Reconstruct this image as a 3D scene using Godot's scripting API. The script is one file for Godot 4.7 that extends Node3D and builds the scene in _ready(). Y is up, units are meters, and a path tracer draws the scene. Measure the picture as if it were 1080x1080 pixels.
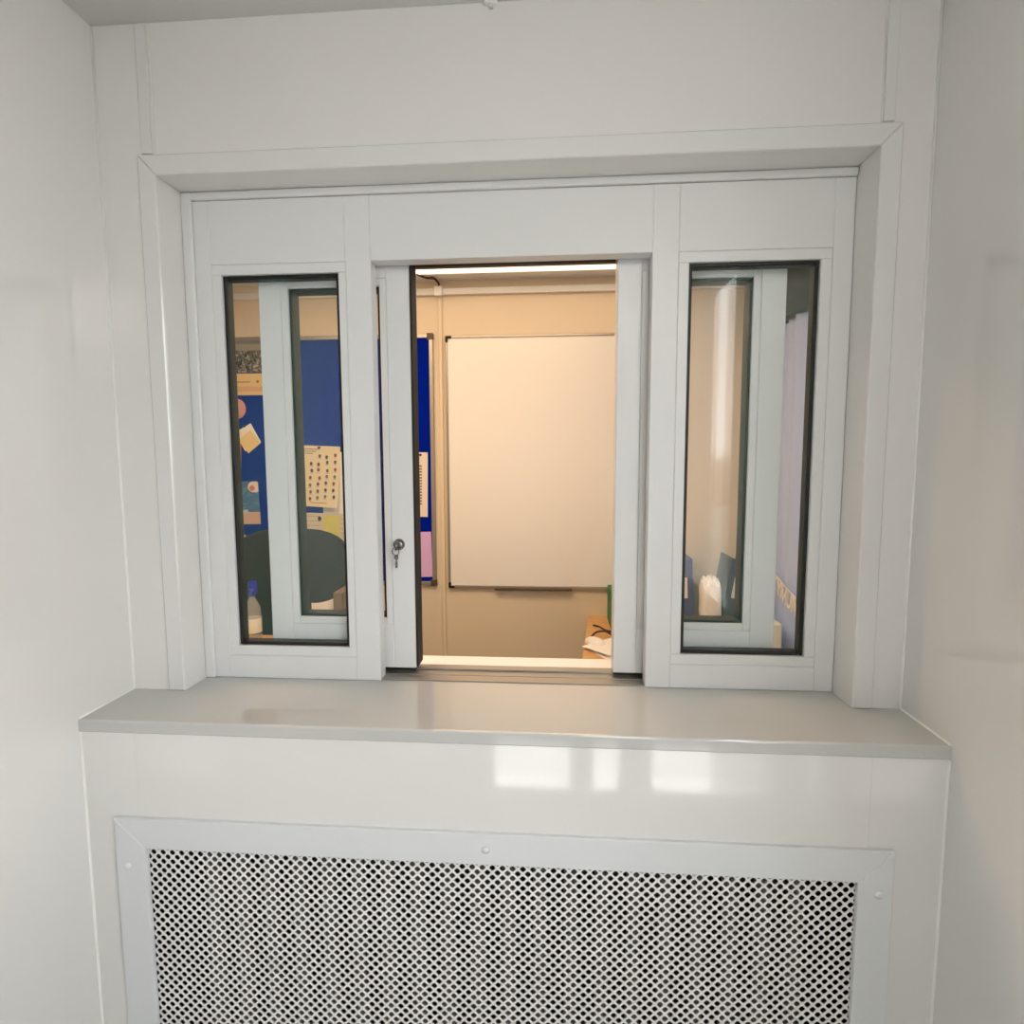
extends Node3D
# A glossy white lobby with a glazed hatch that looks into a warmly lit office. 1 unit = 1 m; y = 0 is the top of the hatch sill, z = 0 the lobby face of the hatch wall.

var M := {}
var used := {}

# ---------------------------------------------------------------- naming and committing
func numbered(called: String) -> String:
	var n: int = used.get(called, 0)
	used[called] = n + 1
	return called if n == 0 else "%s_%03d" % [called, n]

func tag(o: Node3D, label := "", category := "", group := "", kind := "") -> Node3D:
	if label: o.set_meta("label", label)
	if category: o.set_meta("category", category)
	if group: o.set_meta("group", group)
	if kind: o.set_meta("kind", kind)
	return o

func root(called: String, label: String, category: String, at := Vector3.ZERO, turn := 0.0, group := "", kind := "") -> Node3D:
	var o := Node3D.new()
	o.name = numbered(called)
	add_child(o, true)
	o.position = at
	o.rotation.y = turn
	return tag(o, label, category, group, kind)

func sub(called: String, parent: Node3D, at := Vector3.ZERO) -> Node3D:
	var o := Node3D.new()
	o.name = called
	parent.add_child(o, true)
	o.position = at
	return o

func obj(called: String, st: SurfaceTool, m: Material, parent: Node3D = null) -> MeshInstance3D:
	st.generate_normals()
	var o := MeshInstance3D.new()
	o.mesh = st.commit()
	o.material_override = m
	if parent == null:
		o.name = numbered(called)
		add_child(o, true)
	else:
		o.name = called
		parent.add_child(o, true)
	return o

func new_st(smooth := false) -> SurfaceTool:
	var st := SurfaceTool.new()
	st.begin(Mesh.PRIMITIVE_TRIANGLES)
	st.set_smooth_group(0 if smooth else -1)
	return st

# ---------------------------------------------------------------- shapes
func poly(st: SurfaceTool, p: Array, outward: Vector3) -> void:
	var n: Vector3 = (p[1] - p[0]).cross(p[2] - p[0])
	var q := p.duplicate()
	if n.dot(outward) > 0.0: q.reverse()      # front faces run clockwise
	for i in range(1, q.size() - 1):
		for v in [q[0], q[i], q[i + 1]]:
			st.add_vertex(v)

func hull_box(st: SurfaceTool, a: Vector3, b: Vector3, c := 0.001, t := Transform3D()) -> void:
	# a box with all twelve edges chamfered by c
	var m := (a + b) / 2
	var h := (b - a).abs() / 2
	c = minf(c, 0.45 * minf(h.x, minf(h.y, h.z)))
	var k := h - Vector3(c, c, c)
	var face := func(axis: int, s: float) -> Array:
		var u := (axis + 1) % 3
		var w := (axis + 2) % 3
		var out := []
		for g in [[-1, -1], [1, -1], [1, 1], [-1, 1]]:
			var v := Vector3.ZERO
			v[axis] = s * h[axis]
			v[u] = g[0] * k[u]
			v[w] = g[1] * k[w]
			out.append(t * (m + v))
		return out
	for axis in 3:
		for s in [-1.0, 1.0]:
			var n := Vector3.ZERO
			n[axis] = s
			poly(st, face.call(axis, s), t.basis * n)
	for axis in 3:                             # edges along axis
		var u := (axis + 1) % 3
		var w := (axis + 2) % 3
		for su in [-1.0, 1.0]:
			for sw in [-1.0, 1.0]:
				var q := []
				for e in [[-1, 0], [1, 0], [1, 1], [-1, 1]]:
					var v := Vector3.ZERO
					v[axis] = e[0] * k[axis]
					v[u] = su * (h[u] if e[1] == 0 else k[u])
					v[w] = sw * (k[w] if e[1] == 0 else h[w])
					q.append(t * (m + v))
				var n := Vector3.ZERO
				n[u] = su
				n[w] = sw
				poly(st, q, t.basis * n)
	for sx in [-1.0, 1.0]:
		for sy in [-1.0, 1.0]:
			for sz in [-1.0, 1.0]:
				var s := Vector3(sx, sy, sz)
				poly(st, [t * (m + s * Vector3(h.x, k.y, k.z)), t * (m + s * Vector3(k.x, h.y, k.z)), t * (m + s * Vector3(k.x, k.y, h.z))], t.basis * s)

func box(a: Vector3, b: Vector3, c := 0.001, t := Transform3D()) -> SurfaceTool:
	var st := new_st()
	hull_box(st, a, b, c, t)
	return st

func inset(p: PackedVector2Array, c: float) -> PackedVector2Array:
	# a convex counter-clockwise outline moved inwards by c
	var out := PackedVector2Array()
	for i in p.size():
		var d0 := (p[i] - p[(i + p.size() - 1) % p.size()]).normalized()
		var d1 := (p[(i + 1) % p.size()] - p[i]).normalized()
		var n0 := Vector2(-d0.y, d0.x)
		var n1 := Vector2(-d1.y, d1.x)
		out.append(p[i] + (n0 + n1) * c / (1.0 + n0.dot(n1)))
	return out

func prism(st: SurfaceTool, p: PackedVector2Array, z0: float, z1: float, c := 0.001, t := Transform3D()) -> void:
	# a convex counter-clockwise outline in xy, thick from z0 to z1, its front edge at z1 chamfered
	var q := inset(p, c)
	var mid := Vector2.ZERO
	for v in p: mid += v / p.size()
	var lift := func(a: Vector2, z: float) -> Vector3: return t * Vector3(a.x, a.y, z)
	var front := []
	var back := []
	for i in p.size():
		front.append(lift.call(q[i], z1))
		back.append(lift.call(p[i], z0))
		var j := (i + 1) % p.size()
		var out3 := (p[i] + p[j]) / 2 - mid
		poly(st, [lift.call(p[i], z0), lift.call(p[j], z0), lift.call(p[j], z1 - c), lift.call(p[i], z1 - c)], t.basis * Vector3(out3.x, out3.y, 0))
		poly(st, [lift.call(p[i], z1 - c), lift.call(p[j], z1 - c), lift.call(q[j], z1), lift.call(q[i], z1)], t.basis * Vector3(out3.x, out3.y, out3.length()))
	poly(st, front, t.basis * Vector3(0, 0, 1))
	poly(st, back, t.basis * Vector3(0, 0, -1))

func lathe(st: SurfaceTool, prof: Array, seg := 24, t := Transform3D()) -> void:
	# prof: Vector2(radius, height), bottom to top
	for i in prof.size() - 1:
		var a: Vector2 = prof[i]
		var b: Vector2 = prof[i + 1]
		for k in seg:
			var u := TAU * k / seg
			var w := TAU * (k + 1) / seg
			var p := [Vector3(a.x * cos(u), a.y, a.x * sin(u)), Vector3(a.x * cos(w), a.y, a.x * sin(w)), Vector3(b.x * cos(w), b.y, b.x * sin(w)), Vector3(b.x * cos(u), b.y, b.x * sin(u))]
			var q := []
			for v in p: q.append(t * v)
			var mid := (u + w) / 2
			var n := Vector3(cos(mid) * (b.y - a.y), a.x - b.x, sin(mid) * (b.y - a.y))
			if a.x < 1e-5: q = [q[0], q[2], q[3]]
			elif b.x < 1e-5: q = [q[0], q[1], q[2]]
			poly(st, q, t.basis * n)

func tube(st: SurfaceTool, pts: Array, r: float, seg := 10) -> void:
	var rings := []
	for i in pts.size():
		var d: Vector3 = (pts[mini(i + 1, pts.size() - 1)] - pts[maxi(i - 1, 0)]).normalized()
		var u := d.cross(Vector3.UP if absf(d.y) < 0.9 else Vector3.RIGHT).normalized()
		var w := d.cross(u)
		var ring := []
		for k in seg: ring.append(pts[i] + (u * cos(TAU * k / seg) + w * sin(TAU * k / seg)) * r)
		rings.append(ring)
	for i in rings.size() - 1:
		for k in seg:
			var j := (k + 1) % seg
			var q := [rings[i][k], rings[i][j], rings[i + 1][j], rings[i + 1][k]]
			poly(st, q, (q[0] + q[1]) / 2 - pts[i])
	poly(st, rings[0], pts[0] - pts[1])
	poly(st, rings[-1], pts[-1] - pts[-2])

func spline(pts: Array, each := 6) -> Array:
	var out := []
	for i in pts.size() - 1:
		var a: Vector3 = pts[maxi(i - 1, 0)]
		var d: Vector3 = pts[mini(i + 2, pts.size() - 1)]
		for k in each: out.append(pts[i].cubic_interpolate(pts[i + 1], a, d, float(k) / each))
	out.append(pts[-1])
	return out

func sheet(w: float, h: float, curl := 0.0, thick := 0.0006, n := 8) -> SurfaceTool:
	# a sheet of paper standing in xy about its centre, printed side to +z, its lower corners curled forward
	var st := new_st(true)
	var at := func(i: int, j: int, z: float) -> Vector3:
		var x := float(i) / n - 0.5
		var y := float(j) / n - 0.5
		return Vector3(x * w, y * h, z + curl * (pow(maxf(0.0, 0.5 - y), 2.0) * (0.6 + x) + 0.4 * pow(x, 2.0)))
	var v := func(p: Vector3, i: int, j: int) -> void:
		st.set_uv(Vector2(float(i) / n, 1.0 - float(j) / n))
		st.add_vertex(p)
	for i in n:
		for j in n:
			for tri in [[[0, 0], [0, 1], [1, 1]], [[0, 0], [1, 1], [1, 0]]]:
				for g in tri: v.call(at.call(i + g[0], j + g[1], thick), i + g[0], j + g[1])
				var r: Array = tri.duplicate()
				r.reverse()
				for g in r: v.call(at.call(i + g[0], j + g[1], 0.0), i + g[0], j + g[1])
	return st

# ---------------------------------------------------------------- materials
func mat(c: Color, rough := 0.5, metal := 0.0, spec := 0.5) -> StandardMaterial3D:
	var m := StandardMaterial3D.new()
	m.albedo_color = c
	m.roughness = rough
	m.metallic = metal
	m.metallic_specular = spec
	return m

func noise(freq: float, s: int, type := FastNoiseLite.TYPE_SIMPLEX_SMOOTH, oct := 3) -> FastNoiseLite:
	var f := FastNoiseLite.new()
	f.seed = s
	f.frequency = freq
	f.noise_type = type
	f.fractal_octaves = oct
	return f

func tex(freq: float, s: int, lo: Color, hi: Color, normal := false, strength := 4.0, size := 512) -> NoiseTexture2D:
	var t := NoiseTexture2D.new()
	t.width = size
	t.height = size
	t.seamless = true
	t.noise = noise(freq, s)
	if normal:
		t.as_normal_map = true
		t.bump_strength = strength
	else:
		var g := Gradient.new()
		g.set_color(0, lo)
		g.set_color(1, hi)
		t.color_ramp = g
	return t

func world_mapped(m: StandardMaterial3D, per_metre: float) -> StandardMaterial3D:
	m.uv1_triplanar = true
	m.uv1_world_triplanar = true
	m.uv1_scale = Vector3.ONE * per_metre
	return m

func glass(tint: Color, a: float) -> StandardMaterial3D:
	var m := mat(Color(tint.r, tint.g, tint.b, a), 0.02, 0.0, 0.27)
	m.transparency = BaseMaterial3D.TRANSPARENCY_ALPHA
	return m

func printed(im: Image) -> StandardMaterial3D:
	var m := mat(Color.WHITE, 0.55)
	m.albedo_texture = ImageTexture.create_from_image(im)
	return m

func blank(w: int, h: int, c: Color) -> Image:
	var im := Image.create(w, h, false, Image.FORMAT_RGB8)
	im.fill(c)
	return im

func disc(im: Image, cx: int, cy: int, rx: int, ry: int, c: Color) -> void:
	for y in range(maxi(0, cy - ry), mini(im.get_height(), cy + ry + 1)):
		for x in range(maxi(0, cx - rx), mini(im.get_width(), cx + rx + 1)):
			if pow(float(x - cx) / rx, 2) + pow(float(y - cy) / ry, 2) <= 1.0: im.set_pixel(x, y, c)

func make_materials() -> void:
	M.clad = mat(Color(0.876, 0.872, 0.862), 0.06, 0.0, 0.7)
	M.trim = mat(Color(0.855, 0.855, 0.85), 0.14, 0.0, 0.6)
	M.bead = mat(Color(0.89, 0.89, 0.875), 0.3)
	M.frame = mat(Color(0.855, 0.86, 0.862), 0.3)
	M.sill = mat(Color(0.75, 0.75, 0.74), 0.09, 0.0, 0.65)
	M.grille = mat(Color(0.85, 0.86, 0.865), 0.38)
	M.plate = mat(Color(0.9, 0.895, 0.89), 0.4)
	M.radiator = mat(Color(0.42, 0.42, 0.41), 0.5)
	M.rubber = mat(Color(0.012, 0.012, 0.014), 0.5)
	M.brush = mat(Color(0.16, 0.145, 0.125), 0.9)
	M.darkmetal = mat(Color(0.36, 0.31, 0.26), 0.45, 0.3)
	M.alu = mat(Color(0.68, 0.66, 0.63), 0.32, 0.7)
	M.glass = glass(Color(0.5, 0.9, 0.82), 0.02)
	M.glass_thin = glass(Color(0.8, 0.9, 0.9), 0.008)
	M.chrome = mat(Color(0.5, 0.5, 0.5), 0.22, 1.0)
	M.ceiling = world_mapped(mat(Color(0.82, 0.815, 0.8), 0.75), 4.0)
	M.paint = mat(Color(0.915, 0.86, 0.765), 0.7)
	M.white = mat(Color(0.93, 0.93, 0.92), 0.5)
	M.board = mat(Color(0.97, 0.97, 0.96), 0.3)
	M.blue = mat(Color(0.005, 0.12, 0.6), 0.95, 0.0, 0.15)
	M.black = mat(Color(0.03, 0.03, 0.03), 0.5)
	M.wood = world_mapped(mat(Color(0.93, 0.73, 0.5), 0.45), 2.0)
	M.wood.albedo_texture = tex(0.012, 9, Color(0.86, 0.84, 0.8), Color.WHITE)
	M.wood.uv1_scale = Vector3(1.2, 6.0, 9.0)
	M.floor = world_mapped(mat(Color(0.6, 0.59, 0.57), 0.5), 3.0)
	M.floor.albedo_texture = tex(0.03, 10, Color(0.75, 0.75, 0.75), Color.WHITE)
	M.concrete = world_mapped(mat(Color(0.72, 0.71, 0.69), 0.9), 0.5)
	M.concrete.albedo_texture = tex(0.03, 11, Color(0.8, 0.8, 0.8), Color.WHITE)
	M.chair = world_mapped(mat(Color(0.1, 0.1, 0.105), 0.85), 40.0)
	M.chair_plastic = mat(Color(0.06, 0.06, 0.06), 0.5)
	M.curtain = mat(Color(0.76, 0.83, 1.0), 0.85)
	M.pelmet = mat(Color(0.12, 0.115, 0.11), 0.8)
	M.file = mat(Color(0.3, 0.36, 0.42), 0.45)
	M.file_blue = mat(Color(0.3, 0.33, 0.55), 0.45)
	M.paper = mat(Color(0.96, 0.95, 0.93), 0.7)
	M.green = mat(Color(0.03, 0.48, 0.26), 0.5)
	M.bottle = glass(Color(0.9, 0.93, 0.95), 0.25)
	M.liquid = glass(Color(0.85, 0.9, 0.92), 0.3)
	M.cap = mat(Color(0.1, 0.12, 0.75), 0.35)
	M.label = mat(Color(0.92, 0.95, 0.93), 0.5)
	M.leaf_green = mat(Color(0.35, 0.65, 0.25), 0.5)
	M.orange = mat(Color(0.85, 0.4, 0.2), 0.6)
	M.pink = mat(Color(0.86, 0.6, 0.62), 0.7)
	M.lilac = mat(Color(0.87, 0.72, 0.93), 0.7)
	M.cream = mat(Color(0.93, 0.85, 0.62), 0.7)
	M.brown = mat(Color(0.46, 0.38, 0.28), 0.6)
	M.glow = mat(Color(1, 0.95, 0.88), 0.6)
	M.glow.emission_enabled = true
	M.glow.emission = Color(1.0, 0.93, 0.82)
	M.glow.emission_energy_multiplier = 1.5
	M.cable = mat(Color(0.33, 0.15, 0.1), 0.6)

# ---------------------------------------------------------------- camera, sky, lamp
func make_view() -> void:
	var cam := Camera3D.new()
	cam.name = "camera"
	cam.fov = 2.0 * rad_to_deg(atan(540.0 / 617.56))
	cam.near = 0.02
	cam.far = 200.0
	cam.position = Vector3(0.10857, 0.44123, 1.03647)
	var b := Basis(Vector3.UP, deg_to_rad(4.232)) * Basis(Vector3.RIGHT, deg_to_rad(-5.3385)) * Basis(Vector3.BACK, deg_to_rad(-0.22))
	cam.basis = b
	add_child(cam)
	cam.current = true
	var sky := Sky.new()
	var sm := ProceduralSkyMaterial.new()
	sm.sky_top_color = Color(0.87, 0.88, 0.885)
	sm.sky_horizon_color = Color(0.905, 0.91, 0.91)
	sm.ground_horizon_color = Color(0.62, 0.61, 0.59)
	sm.ground_bottom_color = Color(0.5, 0.49, 0.47)
	sm.sun_angle_max = 1.0
	sm.energy_multiplier = 13.2
	sky.sky_material = sm
	var e := Environment.new()
	e.background_mode = Environment.BG_SKY
	e.sky = sky
	e.tonemap_mode = Environment.TONE_MAPPER_LINEAR
	e.tonemap_exposure = 1.0
	e.sdfgi_enabled = true
	e.ssao_enabled = true
	e.ssil_enabled = true
	var w := WorldEnvironment.new()
	w.name = "world_environment"
	w.environment = e
	add_child(w)

const LAMP_ENERGY := 2.0

# ---------------------------------------------------------------- the setting
const XL := -0.70     # lobby side walls
const XR := 0.713
const FLOOR := -1.05
const LOBBY_CEILING := 1.19
const OFFICE_CEILING := 1.275
const BACK := -1.80   # office back wall
const OXL := -2.2     # office side walls
const OXR := 1.12

func struct(called: String, st: SurfaceTool, m: Material, label: String, category: String) -> MeshInstance3D:
	var o := obj(called, st, m)
	tag(o, label, category, "", "structure")
	return o

func make_setting() -> void:
	var V := func(x: float, y: float, z: float) -> Vector3: return Vector3(x, y, z)
	# the hatch wall with its opening
	var st := new_st()
	hull_box(st, Vector3(OXL - 0.1, -1.06, -0.17), Vector3(-0.595, 1.3, 0.0), 0.0008)
	hull_box(st, Vector3(0.629, -1.06, -0.17), Vector3(OXR + 0.1, 1.3, 0.0), 0.0008)
	hull_box(st, Vector3(-0.595, 0.938, -0.17), Vector3(0.629, 1.3, 0.0), 0.0008)
	hull_box(st, Vector3(-0.595, -1.06, -0.17), Vector3(0.629, -0.022, 0.0), 0.0008)
	struct("wall_front", st, M.clad, "glossy white cladded wall with the glazed serving hatch in it", "wall")
	# lobby side walls; the right one opens to the daylight of the entrance
	struct("wall_left", box(Vector3(XL - 0.1, -1.06, 0.0), Vector3(XL, 1.3, 1.45), 0.0005), M.clad, "glossy white cladded side wall of the lobby, on the brighter side", "wall")
	st = new_st()
	hull_box(st, Vector3(XR, -1.06, 0.0), Vector3(XR + 0.1, 1.3, 0.88), 0.0005)
	hull_box(st, Vector3(XR, 1.15, 0.88), Vector3(XR + 0.1, 1.3, 1.45), 0.0005)
	hull_box(st, Vector3(XR, -1.06, 0.88), Vector3(XR + 0.1, -0.10, 1.45), 0.0005)
	struct("wall_right", st, M.clad, "glossy white cladded side wall of the lobby, on the greyer side", "wall")
	st = new_st()
	hull_box(st, Vector3(XL - 0.1, -1.06, 1.45), Vector3(-0.13, 1.3, 1.53), 0.0005)
	hull_box(st, Vector3(-0.13, -0.68, 1.45), Vector3(XR + 0.1, 1.3, 1.53), 0.0005)
	hull_box(st, Vector3(-0.13, -1.06, 1.45), Vector3(XR + 0.1, -0.87, 1.53), 0.0005)
	hull_box(st, Vector3(0.17, -0.87, 1.45), Vector3(0.26, -0.68, 1.53), 0.0005)
	hull_box(st, Vector3(0.36, -0.87, 1.45), Vector3(0.49, -0.68, 1.53), 0.0005)
	hull_box(st, Vector3(0.74, -0.87, 1.45), Vector3(XR + 0.1, -0.68, 1.53), 0.0005)
	struct("wall_rear", st, M.clad, "white lobby wall behind the viewer with low daylight openings", "wall")
	struct("ceiling", box(Vector3(XL - 0.1, LOBBY_CEILING, 0.0), Vector3(XR + 0.1, 1.3, 1.53), 0.0005), M.ceiling, "matt off-white lobby ceiling above the hatch wall", "ceiling")
	struct("floor", box(Vector3(OXL - 0.1, FLOOR - 0.06, BACK - 0.1), Vector3(OXR + 0.1, FLOOR, 1.55), 0.0005), M.floor, "grey floor under the lobby and the office", "floor")
	struct("ground_outside", box(Vector3(-14, FLOOR - 0.16, -3), Vector3(14, FLOOR - 0.07, 18), 0.0005), M.concrete, "pale concrete paving outside the lobby entrance", "paving")
	# office shell
	struct("wall_back", box(Vector3(OXL - 0.1, -1.06, BACK - 0.1), Vector3(OXR + 0.1, 1.4, BACK), 0.0005), M.paint, "cream painted back wall of the office seen through the hatch", "wall")
	struct("wall_office_left", box(Vector3(OXL - 0.1, -1.06, BACK), Vector3(OXL, 1.4, -0.17), 0.0005), M.paint, "cream office side wall beyond the big blue noticeboard", "wall")
	struct("wall_office_right", box(Vector3(OXR, -1.06, BACK), Vector3(OXR + 0.1, 1.4, -0.17), 0.0005), M.paint, "cream office side wall behind the pale lilac curtain", "wall")
	struct("ceiling_office", box(Vector3(OXL, OFFICE_CEILING, BACK), Vector3(OXR, 1.4, -0.17), 0.0005), M.white, "white office ceiling glimpsed under the head of the hatch", "ceiling")
	# upper vertical joint strips, architrave and lining beads
	var n := 1
	for s in [[-0.619, -0.600, 0.975, 1.189, "narrow vertical joint strip above the top left corner of the hatch surround"], [0.631, 0.649, 0.975, 1.189, "narrow vertical joint strip above the top right corner of the hatch surround"]]:
		struct("trim_%d" % n, box(Vector3(s[0], s[2], 0.0), Vector3(s[1], s[3], 0.0035), 0.0015), M.trim, s[4], "trim")
		n += 1
	var L := [-0.627, -0.595]
	var Rr := [0.629, 0.6627]
	var T := [0.938, 0.9727]
	var arch := [
		[PackedVector2Array([Vector2(L[0], 0.0005), Vector2(L[1], 0.0005), Vector2(L[1], T[0]), Vector2(L[0], T[1])]), "upright surround strip on the left side of the hatch opening"],
		[PackedVector2Array([Vector2(L[0], T[1]), Vector2(L[1], T[0]), Vector2(Rr[0], T[0]), Vector2(Rr[1], T[1])]), "level surround strip along the top of the hatch opening"],
		[PackedVector2Array([Vector2(Rr[0], 0.0005), Vector2(Rr[1], 0.0005), Vector2(Rr[1], T[1]), Vector2(Rr[0], T[0])]), "upright surround strip on the right side of the hatch opening"]]
	for a in arch:
		st = new_st()
		prism(st, a[0], 0.0, 0.005, 0.0018)
		struct("trim_%d" % n, st, M.trim, a[1], "trim")
		n += 1
	# cover strips between the lining and the window frame
	st = new_st()
	hull_box(st, Vector3(-0.5946, 0.0005, -0.071), Vector3(-0.5755, 0.9375, -0.062), 0.003)
	struct("trim_%d" % n, st, M.frame, "slim cover strip between the left reveal and the window frame", "trim"); n += 1
	st = new_st()
	hull_box(st, Vector3(-0.5755, 0.9235, -0.071), Vector3(0.6285, 0.9375, -0.062), 0.003)
	struct("trim_%d" % n, st, M.frame, "slim cover strip between the reveal head and the window frame", "trim"); n += 1
	# corner beads
	for c in [[XL, 0.0, 0.0005, LOBBY_CEILING, 1.0, "white corner bead where the left side wall meets the hatch wall"], [XR, 0.0, 0.0005, LOBBY_CEILING, -1.0, "white corner bead where the right side wall meets the hatch wall"], [XL, 0.131, FLOOR, -0.023, 1.0, "white corner bead below the sill at the left end of the boxed panel"], [XR, 0.131, FLOOR, -0.023, -1.0, "white corner bead below the sill at the right end of the boxed panel"]]:
		st = new_st(true)
		var pts := []
		for k in 5: pts.append(Vector2(cos(PI / 2 * k / 4), sin(PI / 2 * k / 4)) * 0.003)
		for k in 4:
			var p: Vector2 = pts[k]
			var q: Vector2 = pts[k + 1]
			poly(st, [Vector3(c[0] + c[4] * p.x, c[2], c[1] + p.y), Vector3(c[0] + c[4] * q.x, c[2], c[1] + q.y), Vector3(c[0] + c[4] * q.x, c[3], c[1] + q.y), Vector3(c[0] + c[4] * p.x, c[3], c[1] + p.y)], Vector3(c[4] * (p.x + q.x), 0, p.y + q.y))
		poly(st, [Vector3(c[0], c[3], c[1])] + pts.map(func(p): return Vector3(c[0] + c[4] * p.x, c[3], c[1] + p.y)), Vector3.UP)
		struct("trim_%d" % n, st, M.bead, c[5], "trim")
		n += 1
	# silicone along the ends of the sill
	for c in [[XL, 1.0, "thin sealant bead where the sill meets the left side wall"], [XR, -1.0, "thin sealant bead where the sill meets the right side wall"]]:
		st = new_st(true)
		poly(st, [Vector3(c[0], 0.0025, 0.003), Vector3(c[0] + c[1] * 0.0025, 0.0, 0.003), Vector3(c[0] + c[1] * 0.0025, 0.0, 0.133), Vector3(c[0], 0.0025, 0.133)], Vector3(c[1], 1, 0))
		poly(st, [Vector3(c[0], 0.0, 0.133), Vector3(c[0] + c[1] * 0.0025, 0.0, 0.133), Vector3(c[0], 0.0025, 0.133)], Vector3(0, 0, 1))
		struct("trim_%d" % n, st, M.bead, c[2], "trim")
		n += 1
	# the boxed-out panel below the sill
	st = new_st()
	hull_box(st, Vector3(XL, FLOOR, 0.113), Vector3(-0.604, -0.022, 0.131), 0.0004)
	hull_box(st, Vector3(0.600, FLOOR, 0.113), Vector3(XR, -0.022, 0.131), 0.0004)
	hull_box(st, Vector3(-0.604, -0.212, 0.113), Vector3(0.600, -0.022, 0.131), 0.0004)
	hull_box(st, Vector3(-0.604, FLOOR, 0.113), Vector3(0.600, -0.955, 0.131), 0.0004)
	struct("wall_lower", st, M.clad, "glossy white boxed-out panel under the sill, framing the perforated grille", "wall")
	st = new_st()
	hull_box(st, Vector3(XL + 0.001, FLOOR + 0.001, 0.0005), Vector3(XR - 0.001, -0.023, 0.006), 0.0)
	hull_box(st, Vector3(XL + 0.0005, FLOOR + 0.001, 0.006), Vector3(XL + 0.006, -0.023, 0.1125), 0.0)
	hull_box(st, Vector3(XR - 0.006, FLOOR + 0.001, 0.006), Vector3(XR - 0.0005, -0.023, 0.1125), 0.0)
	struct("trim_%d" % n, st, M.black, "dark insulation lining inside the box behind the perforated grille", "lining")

func make_sill() -> void:
	var st := new_st(true)
	# profile in (z, y), rounded at the front
	var prof := [Vector2(-0.068, -0.022), Vector2(0.133, -0.022)]
	for k in 5:
		var a := -PI / 2 + PI / 2 * k / 4
		prof.append(Vector2(0.1325 + 0.0025 * cos(a), -0.0195 + 0.0025 * sin(a)))
	for k in 5:
		var a := PI / 2 * k / 4
		prof.append(Vector2(0.131 + 0.004 * cos(a), -0.004 + 0.004 * sin(a)))
	prof.append(Vector2(-0.068, 0.0))
	st.set_smooth_group(-1)
	for i in prof.size():
		var a: Vector2 = prof[i]
		var b: Vector2 = prof[(i + 1) % prof.size()]
		var d := b - a
		if d.length() < 1e-5: continue
		# the part of the sill behind the wall face is only as wide as the opening
		poly(st, [Vector3(XL + 0.0005, a.y, maxf(a.x, 0.0)), Vector3(XR - 0.0005, a.y, maxf(a.x, 0.0)), Vector3(XR - 0.0005, b.y, maxf(b.x, 0.0)), Vector3(XL + 0.0005, b.y, maxf(b.x, 0.0))], Vector3(0, -d.x, d.y))
	for s in [-1.0, 1.0]:
		var cap := []
		for p in prof: cap.append(Vector3(XL + 0.0005 if s < 0 else XR - 0.0005, p.y, maxf(p.x, 0.0)))
		poly(st, cap, Vector3(s, 0, 0))
	hull_box(st, Vector3(-0.5945, -0.0215, -0.135), Vector3(0.6285, 0.0, 0.0), 0.0)
	var o := obj("window_sill", st, M.sill)
	tag(o, "pale grey polished sill running wall to wall under the hatch", "sill", "", "structure")

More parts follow.
